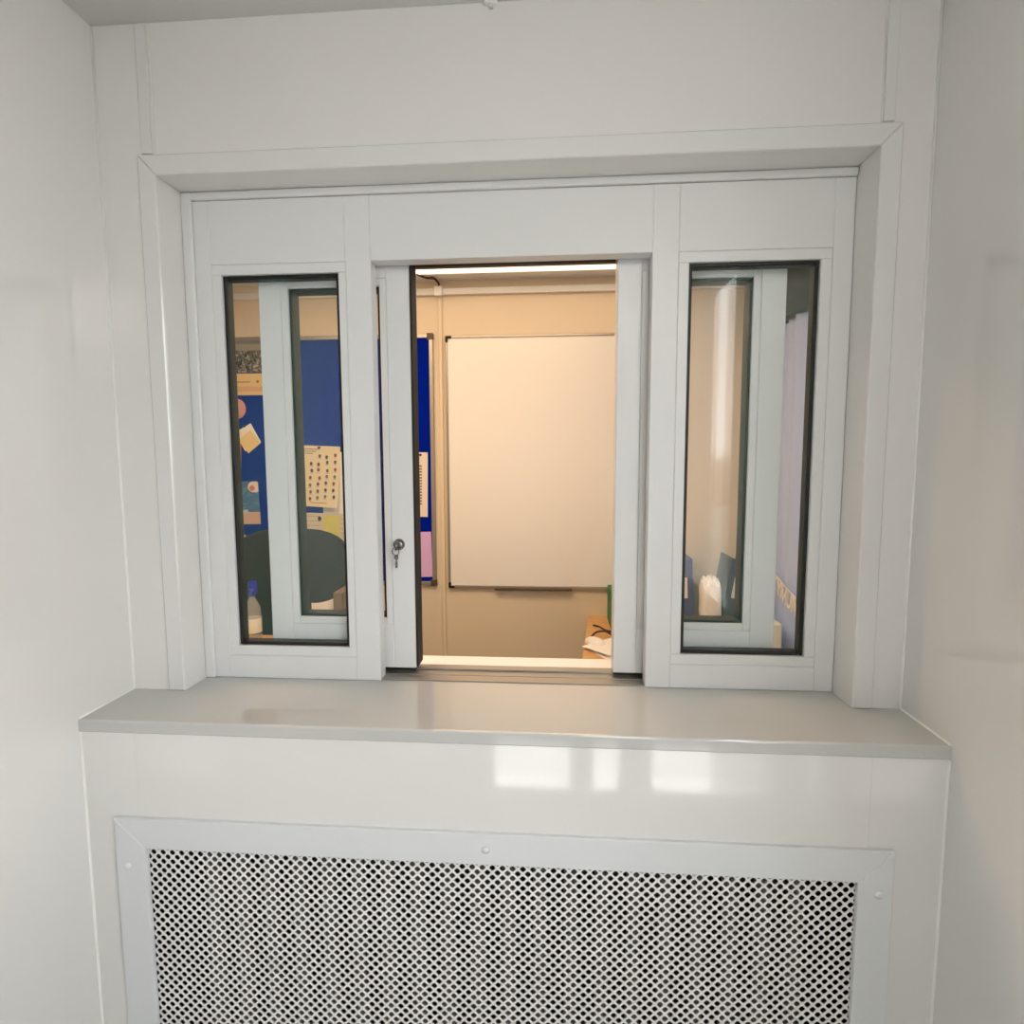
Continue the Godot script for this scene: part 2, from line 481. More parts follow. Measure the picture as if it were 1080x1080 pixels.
# ---------------------------------------------------------------- the hatch window
const ZF := -0.068    # face of the fixed frame
const ZB := -0.100
const ZS := -0.108    # face of the sliding sashes
func make_window() -> void:
	var w := root("window_1", "white aluminium hatch window with two fixed lights and an open middle", "window", Vector3.ZERO, 0.0, "", "structure")
	var part := func(called: String, x0: float, y0: float, x1: float, y1: float, z0 := ZB, z1 := ZF, m: Material = M.frame, c := 0.0011) -> MeshInstance3D:
		return obj(called, box(Vector3(x0, y0, z0), Vector3(x1, y1, z1), c), m, w)
	part.call("jamb", -0.5755, 0.0005, -0.545, 0.923)
	part.call("jamb", 0.594, 0.0005, 0.6285, 0.923)
	part.call("mullion", -0.283, 0.0005, -0.235, 0.923)
	part.call("mullion", 0.2815, 0.0005, 0.328, 0.923)
	part.call("head_panel", -0.545, 0.806, -0.283, 0.923)
	part.call("head_panel", -0.235, 0.806, 0.2815, 0.923)
	part.call("head_panel", 0.328, 0.806, 0.594, 0.923)
	part.call("bottom_rail", -0.545, 0.0005, -0.283, 0.047)
	part.call("bottom_rail", 0.328, 0.0005, 0.594, 0.047)
	for s in [[-0.545, -0.283, -0.5265, -0.298], [0.328, 0.594, 0.347, 0.575]]:
		var z1 := ZF - 0.0012
		part.call("glazing_bead", s[0], 0.066, s[2], 0.7875, ZB, z1)
		part.call("glazing_bead", s[3], 0.066, s[1], 0.7875, ZB, z1)
		part.call("glazing_bead", s[0], 0.7875, s[1], 0.806, ZB, z1)
		part.call("glazing_bead", s[0], 0.047, s[1], 0.066, ZB, z1)
		var g := new_st()
		for q in [[s[2], 0.066, s[2] + 0.007, 0.7875], [s[3] - 0.007, 0.066, s[3], 0.7875], [s[2] + 0.007, 0.066, s[3] - 0.007, 0.073], [s[2] + 0.007, 0.7805, s[3] - 0.007, 0.7875]]:
			hull_box(g, Vector3(q[0], q[1], ZB + 0.001), Vector3(q[2], q[3], ZF - 0.008), 0.0015)
		obj("gasket", g, M.rubber, w)
		obj("glass_pane", box(Vector3(s[2] + 0.006, 0.072, -0.0855), Vector3(s[3] - 0.006, 0.7815, -0.0795), 0.0), M.glass, w)
	# tracks the sashes slide in
	obj("head_track", box(Vector3(-0.594, 0.8190, -0.1695), Vector3(0.628, 0.937, -0.158), 0.001), M.darkmetal, w)
	var tr := new_st()
	hull_box(tr, Vector3(-0.594, 0.0003, -0.158), Vector3(0.628, 0.0035, -0.1003), 0.0005)
	hull_box(tr, Vector3(-0.594, 0.0003, -0.1003), Vector3(0.628, 0.0025, -0.072), 0.0005)
	hull_box(tr, Vector3(-0.594, 0.0035, -0.128), Vector3(0.628, 0.0075, -0.124), 0.0008)
	obj("bottom_track", tr, M.alu, w)
	obj("inner_sill", box(Vector3(-0.594, -0.0215, -0.215), Vector3(0.628, 0.003, -0.1585), 0.002), M.white, w)
	# the two sliding sashes, both pushed open behind the fixed lights
	sash(w, -0.474, -0.1735, false)
	sash(w, 0.2245, 0.5325, true)

func sash(w: Node3D, x0: float, x1: float, mirrored: bool) -> void:
	var s := sub("sliding_sash", w)
	var z0 := ZS - 0.045
	var y0 := 0.013
	var y1 := 0.834
	var st := 0.059            # stile width incl. bead
	var be := 0.014
	var xa := x0 + st
	var xb := x1 - st
	var pt := 0.772
	var pb := 0.1165
	for q in [["stile", x0, y0, xa - be, y1], ["stile", xb + be, y0, x1, y1], ["rail", xa - be, y0, xb + be, pb - be], ["rail", xa - be, pt + be, xb + be, y1]]:
		obj(q[0], box(Vector3(q[1], q[2], z0), Vector3(q[3], q[4], ZS), 0.0011), M.frame, s)
	for q in [[xa - be, pb - be, xa, pt + be], [xb, pb - be, xb + be, pt + be], [xa, pt, xb, pt + be], [xa, pb - be, xb, pb]]:
		obj("glazing_bead", box(Vector3(q[0], q[1], z0 + 0.002), Vector3(q[2], q[3], ZS - 0.0012), 0.0011), M.frame, s)
	var g := new_st()
	for q in [[xa, pb, xa + 0.005, pt], [xb - 0.005, pb, xb, pt], [xa + 0.005, pb, xb - 0.005, pb + 0.005], [xa + 0.005, pt - 0.005, xb - 0.005, pt]]:
		hull_box(g, Vector3(q[0], q[1], z0 + 0.004), Vector3(q[2], q[3], ZS - 0.006), 0.001)
	obj("gasket", g, M.rubber, s)
	obj("glass_pane", box(Vector3(xa + 0.004, pb + 0.004, ZS - 0.019), Vector3(xb - 0.004, pt - 0.004, ZS - 0.014), 0.0), M.glass_thin, s)
	# brush seal on the leading edge and under the sash
	if not mirrored: obj("edge_seal", box(Vector3(x1, y0 + 0.002, z0 + 0.001), Vector3(x1 + 0.004, y1, ZS - 0.003), 0.0008), M.brush, s)
	obj("brush_seal", box(Vector3(x0 + 0.001, 0.0078, z0 + 0.002), Vector3(x1 - 0.001, y0, ZS - 0.003), 0.0), M.rubber, s)
	obj("finger_pull", box(Vector3(x0 - 0.0005 if not mirrored else x1 - 0.009, 0.43, z0 - 0.004), Vector3(x0 + 0.009 if not mirrored else x1 + 0.0005, 0.52, z0 - 0.0002), 0.001), M.rubber, s)
	if not mirrored:
		var lk := new_st(true)
		var t := Transform3D(Basis(Vector3.RIGHT, PI / 2), Vector3(-0.2035, 0.268, ZS))
		lathe(lk, [Vector2(0.0, 0.0), Vector2(0.0115, 0.0), Vector2(0.0115, 0.002), Vector2(0.0095, 0.003), Vector2(0.0085, 0.0065), Vector2(0.0075, 0.0075), Vector2(0.0, 0.0075)], 28, t)
		obj("lock_barrel", lk, M.chrome, s).set_meta("label", "small round chrome lock barrel")

func make_key() -> void:
	var k := root("key", "small metal key hanging in the lock of the left sliding sash", "key", Vector3(-0.2035, 0.268, ZS + 0.0075))
	var st := new_st()
	hull_box(st, Vector3(-0.0011, -0.0035, -0.002), Vector3(0.0011, 0.0035, 0.008), 0.0005)
	obj("blade", st, M.chrome, k)
	var bow := new_st(true)
	var pts := []
	for i in 17: pts.append(Vector3(0.0015 * sin(TAU * i / 16), 0.001 + 0.0085 * cos(TAU * i / 16), 0.0155 + 0.0085 * sin(TAU * i / 16)))
	tube(bow, pts, 0.0022, 8)
	obj("bow", bow, M.chrome, k)
	# a second key and its ring hang from the bow
	var k2 := root("spare_key", "second small key dangling on a ring below the lock", "key", Vector3(-0.206, 0.268, ZS + 0.016))
	var ring := new_st(true)
	pts = []
	for i in 17: pts.append(Vector3(0.007 * sin(TAU * i / 16), -0.0115 + 0.0075 * cos(TAU * i / 16), 0.002))
	tube(ring, pts, 0.0011, 6)
	obj("key_ring", ring, M.chrome, k2)
	var bl := new_st()
	hull_box(bl, Vector3(-0.0035, -0.027, 0.0005), Vector3(0.005, -0.0185, 0.0028), 0.0009)
	hull_box(bl, Vector3(-0.0012, -0.045, 0.0008), Vector3(0.0028, -0.027, 0.0025), 0.0006)
	for i in 4: hull_box(bl, Vector3(0.0028, -0.043 + i * 0.0035, 0.0008), Vector3(0.0040, -0.0412 + i * 0.0035, 0.0025), 0.0003)
	obj("key_blade", bl, M.chrome, k2)

# ---------------------------------------------------------------- the grille and what is behind it
func make_grille() -> void:
	var gr := root("radiator_grille", "white perforated metal grille in a mitred frame below the sill", "grille", Vector3(0, 0, 0.131))
	var o := [-0.6452, -0.985, 0.6377, -0.1722]
	var i := [-0.5905, -0.930, 0.5842, -0.2260]
	var rails := [
		[Vector2(o[0], o[3]), Vector2(i[0], i[3]), Vector2(i[2], i[3]), Vector2(o[2], o[3])],
		[Vector2(o[0], o[1]), Vector2(o[2], o[1]), Vector2(i[2], i[1]), Vector2(i[0], i[1])],
		[Vector2(o[0], o[1]), Vector2(i[0], i[1]), Vector2(i[0], i[3]), Vector2(o[0], o[3])],
		[Vector2(i[2], i[1]), Vector2(o[2], o[1]), Vector2(o[2], o[3]), Vector2(i[2], i[3])]]
	for r in rails:
		var st := new_st()
		prism(st, PackedVector2Array(r), 0.0002, 0.008, 0.0014)
		obj("frame_rail", st, M.grille, gr)
	for p in [Vector2(-0.6244, -0.2576), Vector2(-0.0034, -0.1990), Vector2(0.6164, -0.2440), Vector2(-0.6210, -0.58), Vector2(0.6130, -0.58), Vector2(-0.6210, -0.90), Vector2(0.6130, -0.90), Vector2(-0.0034, -0.958)]:
		var st := new_st(true)
		lathe(st, [Vector2(0.0066, 0.0), Vector2(0.0063, 0.0013), Vector2(0.0050, 0.0027), Vector2(0.0028, 0.0035), Vector2(0.0, 0.0038)], 20, Transform3D(Basis(Vector3.RIGHT, PI / 2), Vector3(p.x, p.y, 0.008)))
		obj("screw", st, M.grille, gr)
	# perforated plate: staggered lozenge holes, every hole cut through
	var st := new_st()
	var h := 0.01685 / 2.0
	var d := 0.0060                       # half diagonal of a hole
	var cut := 0.0021                     # its rounded corners
	var z1 := -0.0012
	var z0 := -0.0026
	var hole := [Vector2(d - cut, cut), Vector2(cut, d - cut), Vector2(-cut, d - cut), Vector2(-(d - cut), cut), Vector2(-(d - cut), -cut), Vector2(-cut, -(d - cut)), Vector2(cut, -(d - cut)), Vector2(d - cut, -cut)]
	# soften: push the cut corners out a little so that the hole reads as a rounded lozenge
	var pts := [Vector2(d * 0.93, 0)]
	pts = []
	for q in 4:
		var r := PI / 2 * q
		for v in [Vector2(d - 0.0011, -0.0013), Vector2(d - 0.0011, 0.0013)]:
			pts.append(v.rotated(r))
	var corner := [Vector2(h, 0), Vector2(0, h), Vector2(-h, 0), Vector2(0, -h)]
	var nx := int(ceil((0.594 + 0.600) / h))
	var ny := int(ceil((0.945 - 0.216) / h))
	for a in nx + 1:
		for b in ny + 1:
			if (a + b) % 2: continue
			var c := Vector2(-0.600 + a * h, -0.2200 - b * h)
			for q in 4:
				var k0: Vector2 = c + corner[q]
				var k1: Vector2 = c + corner[(q + 1) % 4]
				var p0: Vector2 = c + pts[2 * q]
				var p1: Vector2 = c + pts[2 * q + 1]
				var p2: Vector2 = c + pts[(2 * q + 2) % 8]
				var f := func(v: Vector2, z: float) -> Vector3: return Vector3(v.x, v.y, z)
				for tri in [[k0, p0, p1], [k0, p1, k1], [p1, p2, k1]]:
					poly(st, tri.map(func(v): return f.call(v, z1)), Vector3(0, 0, 1))
				for e in [[p0, p1], [p1, p2]]:
					var mid: Vector2 = c - (e[0] + e[1]) / 2
					poly(st, [f.call(e[0], z1), f.call(e[1], z1), f.call(e[1], z0), f.call(e[0], z0)], Vector3(mid.x, mid.y, 0))
	obj("perforated_plate", st, M.plate, gr).set_meta("label", "plate of staggered lozenge holes")
	# a panel radiator stands in the box behind
	var rd := root("panel_radiator", "grey panel radiator glimpsed through the holes of the white grille", "radiator", Vector3(0, 0, 0.03))
	var fl := new_st()
	var x := -0.54
	while x < 0.53:
		var k := PackedVector2Array([Vector2(x, -0.90), Vector2(x + 0.024, -0.90), Vector2(x + 0.024, -0.27), Vector2(x, -0.27)])
		prism(fl, k, 0.012, 0.036, 0.009)
		x += 0.0555
	obj("fins", fl, M.radiator, rd)
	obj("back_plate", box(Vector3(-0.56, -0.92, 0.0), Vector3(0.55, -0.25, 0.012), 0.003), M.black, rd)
	for s in [-0.5, 0.49]:
		obj("bracket", box(Vector3(s, -0.8, -0.0238), Vector3(s + 0.03, -0.4, -0.0002), 0.001), M.radiator, rd)

func make_clip() -> void:
	var c := root("cable_clip", "tiny white clip at the ceiling edge above the middle of the hatch", "clip", Vector3(0.0005, 1.19, 0.006))
	obj("base", box(Vector3(-0.011, -0.006, -0.006), Vector3(0.011, -0.0003, 0.004), 0.0015), M.white, c)
	var st := new_st(true)
	tube(st, [Vector3(0.0, -0.004, -0.003), Vector3(0.0, -0.011, -0.003)], 0.0035, 10)
	obj("nail", st, M.trim, c)

# ---------------------------------------------------------------- the office
func ceiling_panel(called: String, label: String, at: Vector3, w: float, d: float, energy: float) -> void:
	var lm := root(called, label, "lamp", at)
	var x := w / 2
	var z := d / 2
	var fr := new_st()
	for q in [[-x, -z, x, -z + 0.012], [-x, z - 0.012, x, z], [-x, -z + 0.012, -x + 0.012, z - 0.012], [x - 0.012, -z + 0.012, x, z - 0.012]]:
		hull_box(fr, Vector3(q[0], -0.010, q[1]), Vector3(q[2], -0.0005, q[3]), 0.001)
	obj("frame", fr, M.white, lm)
	obj("diffuser", box(Vector3(-x + 0.012, -0.008, -z + 0.012), Vector3(x - 0.012, -0.0005, z - 0.012), 0.0005), M.glow, lm)
	var l := AreaLight3D.new()
	l.name = called + "_light"
	l.area_size = Vector2(w - 0.03, d - 0.03)
	l.light_color = Color(1.0, 0.84, 0.67)
	l.light_energy = energy
	l.shadow_enabled = true
	l.position = Vector3(0, -0.014, 0)
	l.rotation_degrees.x = -90
	lm.add_child(l)

func make_lamps() -> void:
	ceiling_panel("batten_lamp", "slim glowing ceiling light seen as a bright strip under the hatch head", Vector3(-0.05, OFFICE_CEILING, -1.61), 1.4, 0.13, LAMP_ENERGY * 0.05)
	ceiling_panel("panel_lamp", "large glowing ceiling panel that lights the office, nearer the hatch wall", Vector3(-0.45, OFFICE_CEILING, -0.72), 1.7, 0.72, LAMP_ENERGY)

func make_lobby_lamp() -> void:
	# the round ceiling light over the lobby entrance, behind the viewer
	var lm := root("bulkhead_lamp", "round white ceiling light over the lobby entrance", "lamp", Vector3(0.36, LOBBY_CEILING, 1.27))
	var st := new_st(true)
	lathe(st, [Vector2(0.0, -0.012), Vector2(0.15, -0.012), Vector2(0.155, -0.008), Vector2(0.155, -0.0005), Vector2(0.0, -0.0005)], 32)
	obj("base", st, M.white, lm)
	st = new_st(true)
	lathe(st, [Vector2(0.0, -0.06), Vector2(0.06, -0.057), Vector2(0.105, -0.043), Vector2(0.13, -0.022), Vector2(0.135, -0.0125)], 32)
	var g: StandardMaterial3D = M.glow.duplicate()
	g.emission = Color(1.0, 0.97, 0.93)
	g.emission_energy_multiplier = 0.6
	obj("diffuser", st, g, lm)
	var l := OmniLight3D.new()
	l.name = "bulkhead_lamp_light"
	l.light_color = Color(1.0, 0.97, 0.92)
	l.light_energy = 0.105
	l.light_size = 0.13
	l.omni_range = 8.0
	l.omni_attenuation = 2.0
	l.shadow_enabled = true
	l.position = Vector3(0, -0.15, 0)
	lm.add_child(l)

func notice(called: String, label: String, category: String, c: Vector2, w: float, h: float, m: Material, roll := 0.0, lift := 0.0, curl := 0.0, group := "") -> Node3D:
	# a sheet pinned flat on the noticeboard
	var o := obj(called, sheet(w, h, curl), m)
	o.position = Vector3(c.x, c.y, BACK + 0.0145 + lift)
	o.rotation_degrees.z = roll
	return tag(o, label, category, group)

func make_boards() -> void:
	var z := BACK
	# whiteboard
	var wb := root("whiteboard", "large blank whiteboard in a thin metal frame on the office wall", "whiteboard", Vector3(0.0334, 0.4075, z))
	var hw := 0.45
	var hh := 0.61
	obj("writing_surface", box(Vector3(-hw + 0.008, -hh + 0.008, 0.004), Vector3(hw - 0.008, hh - 0.008, 0.013), 0.0005), M.board, wb)
	for q in [[-hw, -hh + 0.03, -hw + 0.011, hh - 0.03], [hw - 0.011, -hh + 0.03, hw, hh - 0.03], [-hw + 0.03, hh - 0.011, hw - 0.03, hh], [-hw + 0.03, -hh, hw - 0.03, -hh + 0.016]]:
		obj("frame_rail", box(Vector3(q[0], q[1], 0.0005), Vector3(q[2], q[3], 0.018), 0.002), M.alu, wb)
	for sx in [-1.0, 1.0]:
		for sy in [-1.0, 1.0]:
			var st := new_st()
			hull_box(st, Vector3(minf(sx * hw, sx * (hw - 0.013)), minf(sy * hh, sy * (hh - 0.03)), 0.0004), Vector3(maxf(sx * hw, sx * (hw - 0.013)), maxf(sy * hh, sy * (hh - 0.03)), 0.0195), 0.003)
			hull_box(st, Vector3(minf(sx * (hw - 0.012), sx * (hw - 0.03)), minf(sy * hh, sy * (hh - 0.013)), 0.0004), Vector3(maxf(sx * (hw - 0.012), sx * (hw - 0.03)), maxf(sy * hh, sy * (hh - 0.013)), 0.0195), 0.003)
			obj("corner_cap", st, M.black, wb)
	obj("pen_tray", box(Vector3(-0.22, -hh - 0.004, 0.0185), Vector3(0.16, -hh + 0.006, 0.034), 0.002), M.darkmetal, wb)
	# blue noticeboard
	var nb := root("noticeboard", "wide blue felt noticeboard in a metal frame, covered in pinned papers", "noticeboard", Vector3(-1.376, 0.4200, z))
	hw = 0.90
	hh = 0.61
	obj("felt", box(Vector3(-hw + 0.01, -hh + 0.01, 0.003), Vector3(hw - 0.01, hh - 0.01, 0.012), 0.0005), M.blue, nb)
	for q in [[-hw, -hh, -hw + 0.02, hh], [hw - 0.02, -hh, hw, hh], [-hw + 0.02, hh - 0.02, hw - 0.02, hh], [-hw + 0.02, -hh, hw - 0.02, -hh + 0.02]]:
		obj("frame_rail", box(Vector3(q[0], q[1], 0.0005), Vector3(q[2], q[3], 0.018), 0.002), M.alu, nb)
	obj("corner_cap", box(Vector3(hw - 0.03, hh - 0.03, 0.0004), Vector3(hw + 0.002, hh + 0.002, 0.02), 0.003), M.darkmetal, nb)
	obj("corner_cap", box(Vector3(hw - 0.03, -hh - 0.002, 0.0004), Vector3(hw + 0.002, -hh + 0.03, 0.02), 0.003), M.darkmetal, nb)
	# prints
	var rng := RandomNumberGenerator.new()
	rng.seed = 41
	var im := blank(120, 170, Color(0.90, 0.85, 0.72))
	for k in 3: im.fill_rect(Rect2i(8, 9 + k * 6, 52 - k * 9, 2), Color(0.45, 0.42, 0.38))
	for r in 7:
		for c in 5:
			var x := 14 + c * 23 + rng.randi_range(-2, 2)
			var y := 34 + r * 19 - c * 2 + rng.randi_range(-2, 2)
			if r == 0 and c < 2: continue
			disc(im, x, y, 4, 5, [Color(0.2, 0.2, 0.2), Color(0.32, 0.25, 0.2), Color(0.4, 0.4, 0.38), Color(0.5, 0.25, 0.18)][rng.randi_range(0, 3)])
			im.fill_rect(Rect2i(x - 5, y + 7, 10, 1), Color(0.55, 0.5, 0.42))
	im.fill_rect(Rect2i(38, 158, 50, 2), Color(0.75, 0.45, 0.2))
	notice("notice_poster", "cream notice with a grid of little dark pictures on the blue board", "poster", Vector2(-1.056, 0.351), 0.212, 0.30, printed(im), -2.5, 0.0, 0.03)
	notice("plain_sheet", "plain pale sheet half hidden behind the notice with little pictures", "paper", Vector2(-0.978, 0.315), 0.13, 0.31, M.paper, 1.0, -0.0008, 0.0)
	im = blank(160, 120, Color(0.87, 0.82, 0.72))
	im.fill_rect(Rect2i(62, 6, 42, 60), Color(0.88, 0.85, 0.42))
	for k in 9: im.fill_rect(Rect2i(8 + (k % 2) * 100, 8 + k * 6, 44, 1), Color(0.6, 0.57, 0.5))
	disc(im, 52, 14, 5, 6, Color(0.2, 0.22, 0.18))
	notice("planner_sheet", "wide cream sheet with a yellow block, above the black chair back", "paper", Vector2(-1.01, 0.05), 0.31, 0.235, printed(im), -1.5)
	im = blank(200, 90, Color(0.36, 0.34, 0.33))
	for k in 500:
		var v := rng.randf_range(0.03, 0.75)
		im.fill_rect(Rect2i(rng.randi_range(0, 196), rng.randi_range(26, 86), rng.randi_range(3, 8), rng.randi_range(4, 9)), Color(v, v * 0.95, v * 0.9))
	im.fill_rect(Rect2i(0, 0, 200, 8), Color(0.5, 0.49, 0.47))
	im.fill_rect(Rect2i(0, 8, 200, 18), Color(0.6, 0.57, 0.52))
	notice("group_photograph", "dark grey crowd photograph pinned at the top of the blue board", "photograph", Vector2(-1.45, 0.934), 0.33, 0.15, printed(im))
	im = blank(160, 60, Color(0.9, 0.8, 0.58))
	im.fill_rect(Rect2i(40, 22, 70, 3), Color(0.62, 0.52, 0.42))
	disc(im, 128, 22, 3, 4, Color(0.45, 0.4, 0.32))
	im.fill_rect(Rect2i(0, 36, 160, 14), Color(0.86, 0.7, 0.56))
	notice("caption_strip", "cream paper strip directly under the dark crowd photograph", "paper", Vector2(-1.45, 0.803), 0.33, 0.105, printed(im))
	im = blank(80, 80, Color(0.86, 0.6, 0.6))
	disc(im, 30, 30, 16, 14, Color(0.55, 0.5, 0.46))
	disc(im, 46, 52, 12, 8, Color(0.88, 0.76, 0.72))
	var badge := new_st(true)
	var ring := []
	for k in 24: ring.append(Vector3(0.052 * cos(TAU * k / 24), 0.052 * sin(TAU * k / 24), 0.001))
	poly(badge, ring, Vector3(0, 0, 1))
	for k in 24:
		var a: Vector3 = ring[k]
		var b: Vector3 = ring[(k + 1) % 24]
		poly(badge, [a, b, Vector3(b.x, b.y, 0), Vector3(a.x, a.y, 0)], a + b)
	var bo := obj("paper_badge", badge, M.pink)
	bo.position = Vector3(-1.468, 0.685, BACK + 0.0145)
	tag(bo, "round pink paper badge on the blue board under the cream strip", "badge")
	notice("white_note", "white note tilted on the blue board, tucked behind the yellow one", "note", Vector2(-1.412, 0.545), 0.095, 0.105, M.paper, 28.0)
	notice("yellow_note", "pale yellow note tilted on top of the white note", "note", Vector2(-1.405, 0.523), 0.082, 0.082, M.cream, 38.0, 0.0015)
	im = blank(30, 80, Color(0.78, 0.45, 0.3))
	for k in 6: im.fill_rect(Rect2i(rng.randi_range(0, 14), 6 + k * 12, 14, 6), [Color(0.5, 0.3, 0.5), Color(0.9, 0.75, 0.6), Color(0.85, 0.3, 0.2)][k % 3])
	notice("orange_flyer", "narrow orange flyer beside the tilted notes on the blue board", "flyer", Vector2(-1.497, 0.44), 0.09, 0.19, printed(im), -3.0)
	im = blank(110, 140, Color(0.28, 0.45, 0.66))
	for k in 60: disc(im, rng.randi_range(0, 109), rng.randi_range(20, 90), 6, 3, Color(0.25 + rng.randf() * 0.15, 0.45 + rng.randf() * 0.15, 0.68))
	disc(im, 96, 18, 22, 18, Color(0.9, 0.85, 0.84))
	disc(im, 88, 22, 9, 9, Color(0.75, 0.5, 0.45))
	im.fill_rect(Rect2i(0, 100, 110, 40), Color(0.85, 0.72, 0.66))
	im.fill_rect(Rect2i(0, 92, 70, 12), Color(0.75, 0.82, 0.88))
	notice("blue_picture", "blue and pink picture pinned low on the blue board", "picture", Vector2(-1.452, 0.218), 0.168, 0.215, printed(im), 1.5)
	# orange and white fan
	var fan := root("paper_fan", "small orange and white striped paper fan by the black chair", "fan", Vector3(-1.50, -0.05, BACK + 0.024), 0.0)
	for k in 9:
		var a0 := deg_to_rad(-8.0 + k * 21.0)
		var a1 := deg_to_rad(-8.0 + (k + 1) * 21.0)
		var st := new_st()
		var p0 := Vector3(cos(a0), sin(a0), 0) * 0.125
		var p1 := Vector3(cos(a1), sin(a1), 0) * 0.125
		var zf := Vector3(0, 0, 0.012 if k % 2 else 0.0)
		var zg := Vector3(0, 0, 0.0 if k % 2 else 0.012)
		for lift in [Vector3.ZERO, Vector3(0, 0, -0.001)]:
			poly(st, [lift, p0 + zf + lift, p1 + zg + lift], Vector3(0, 0, 1.0 if lift == Vector3.ZERO else -1.0))
		obj("fold", st, M.orange if k % 2 == 0 else M.paper, fan)
	# papers at the right end of the board, seen through the open hatch
	im = blank(70, 200, Color(0.93, 0.9, 0.84))
	for k in 14: im.fill_rect(Rect2i(46, 40 + k * 9, 8, 5), Color(0.5, 0.45, 0.42))
	notice("printed_sheet", "white printed sheet on the blue board beside the open sash", "paper", Vector2(-0.575, 0.31), 0.125, 0.315, printed(im), -1.0)
	notice("lilac_sheet", "lilac sheet pinned below the white printed sheet", "paper", Vector2(-0.565, -0.036), 0.135, 0.225, M.lilac, 1.5)
	for p in [Vector3(-0.545, 0.455, 0), Vector3(-1.05, 0.492, 0), Vector3(-1.425, 0.6, 0)]:
		var st := new_st(true)
		lathe(st, [Vector2(0.0, 0.0), Vector2(0.006, 0.0), Vector2(0.0045, 0.003), Vector2(0.004, 0.007), Vector2(0.0055, 0.009), Vector2(0.0, 0.0095)], 12, Transform3D(Basis(Vector3.RIGHT, PI / 2), Vector3.ZERO))
		var o := obj("push_pin", st, M.black)
		o.position = Vector3(p.x, p.y, BACK + 0.0155)
		var where: String = "white printed sheet" if p.x > -0.6 else ("notice with little pictures" if p.x > -1.2 else "tilted white note")
		tag(o, "tiny dark push pin at the top of the " + where, "pin", "push pins on the blue board")

func make_services() -> void:
	var t := obj("cable_trunking", box(Vector3(-2.1, 1.207, BACK + 0.0005), Vector3(1.08, 1.237, BACK + 0.022), 0.002), M.white)
	tag(t, "pale plastic trunking running level below the office ceiling", "trunking")
	t = obj("wall_conduit", box(Vector3(-0.449, -1.04, BACK + 0.0005), Vector3(-0.432, 1.2055, BACK + 0.014), 0.002), M.paint)
	tag(t, "slim upright conduit between the whiteboard and the blue board", "conduit")
	t = obj("junction_box", box(Vector3(-0.463, 1.198, BACK + 0.023), Vector3(-0.425, 1.243, BACK + 0.04), 0.003), M.white)
	tag(t, "small white box where the conduit meets the level trunking", "box")
	var st := new_st(true)
	tube(st, spline([Vector3(-0.52, 1.268, -1.66), Vector3(-0.485, 1.262, -1.70), Vector3(-0.455, 1.268, -1.735), Vector3(-0.440, 1.255, -1.768), Vector3(-0.441, 1.2435, -1.770)]), 0.005, 8)
	t = obj("brown_cable", st, M.cable)
	tag(t, "short brown cable hanging from the ceiling above the conduit", "cable")

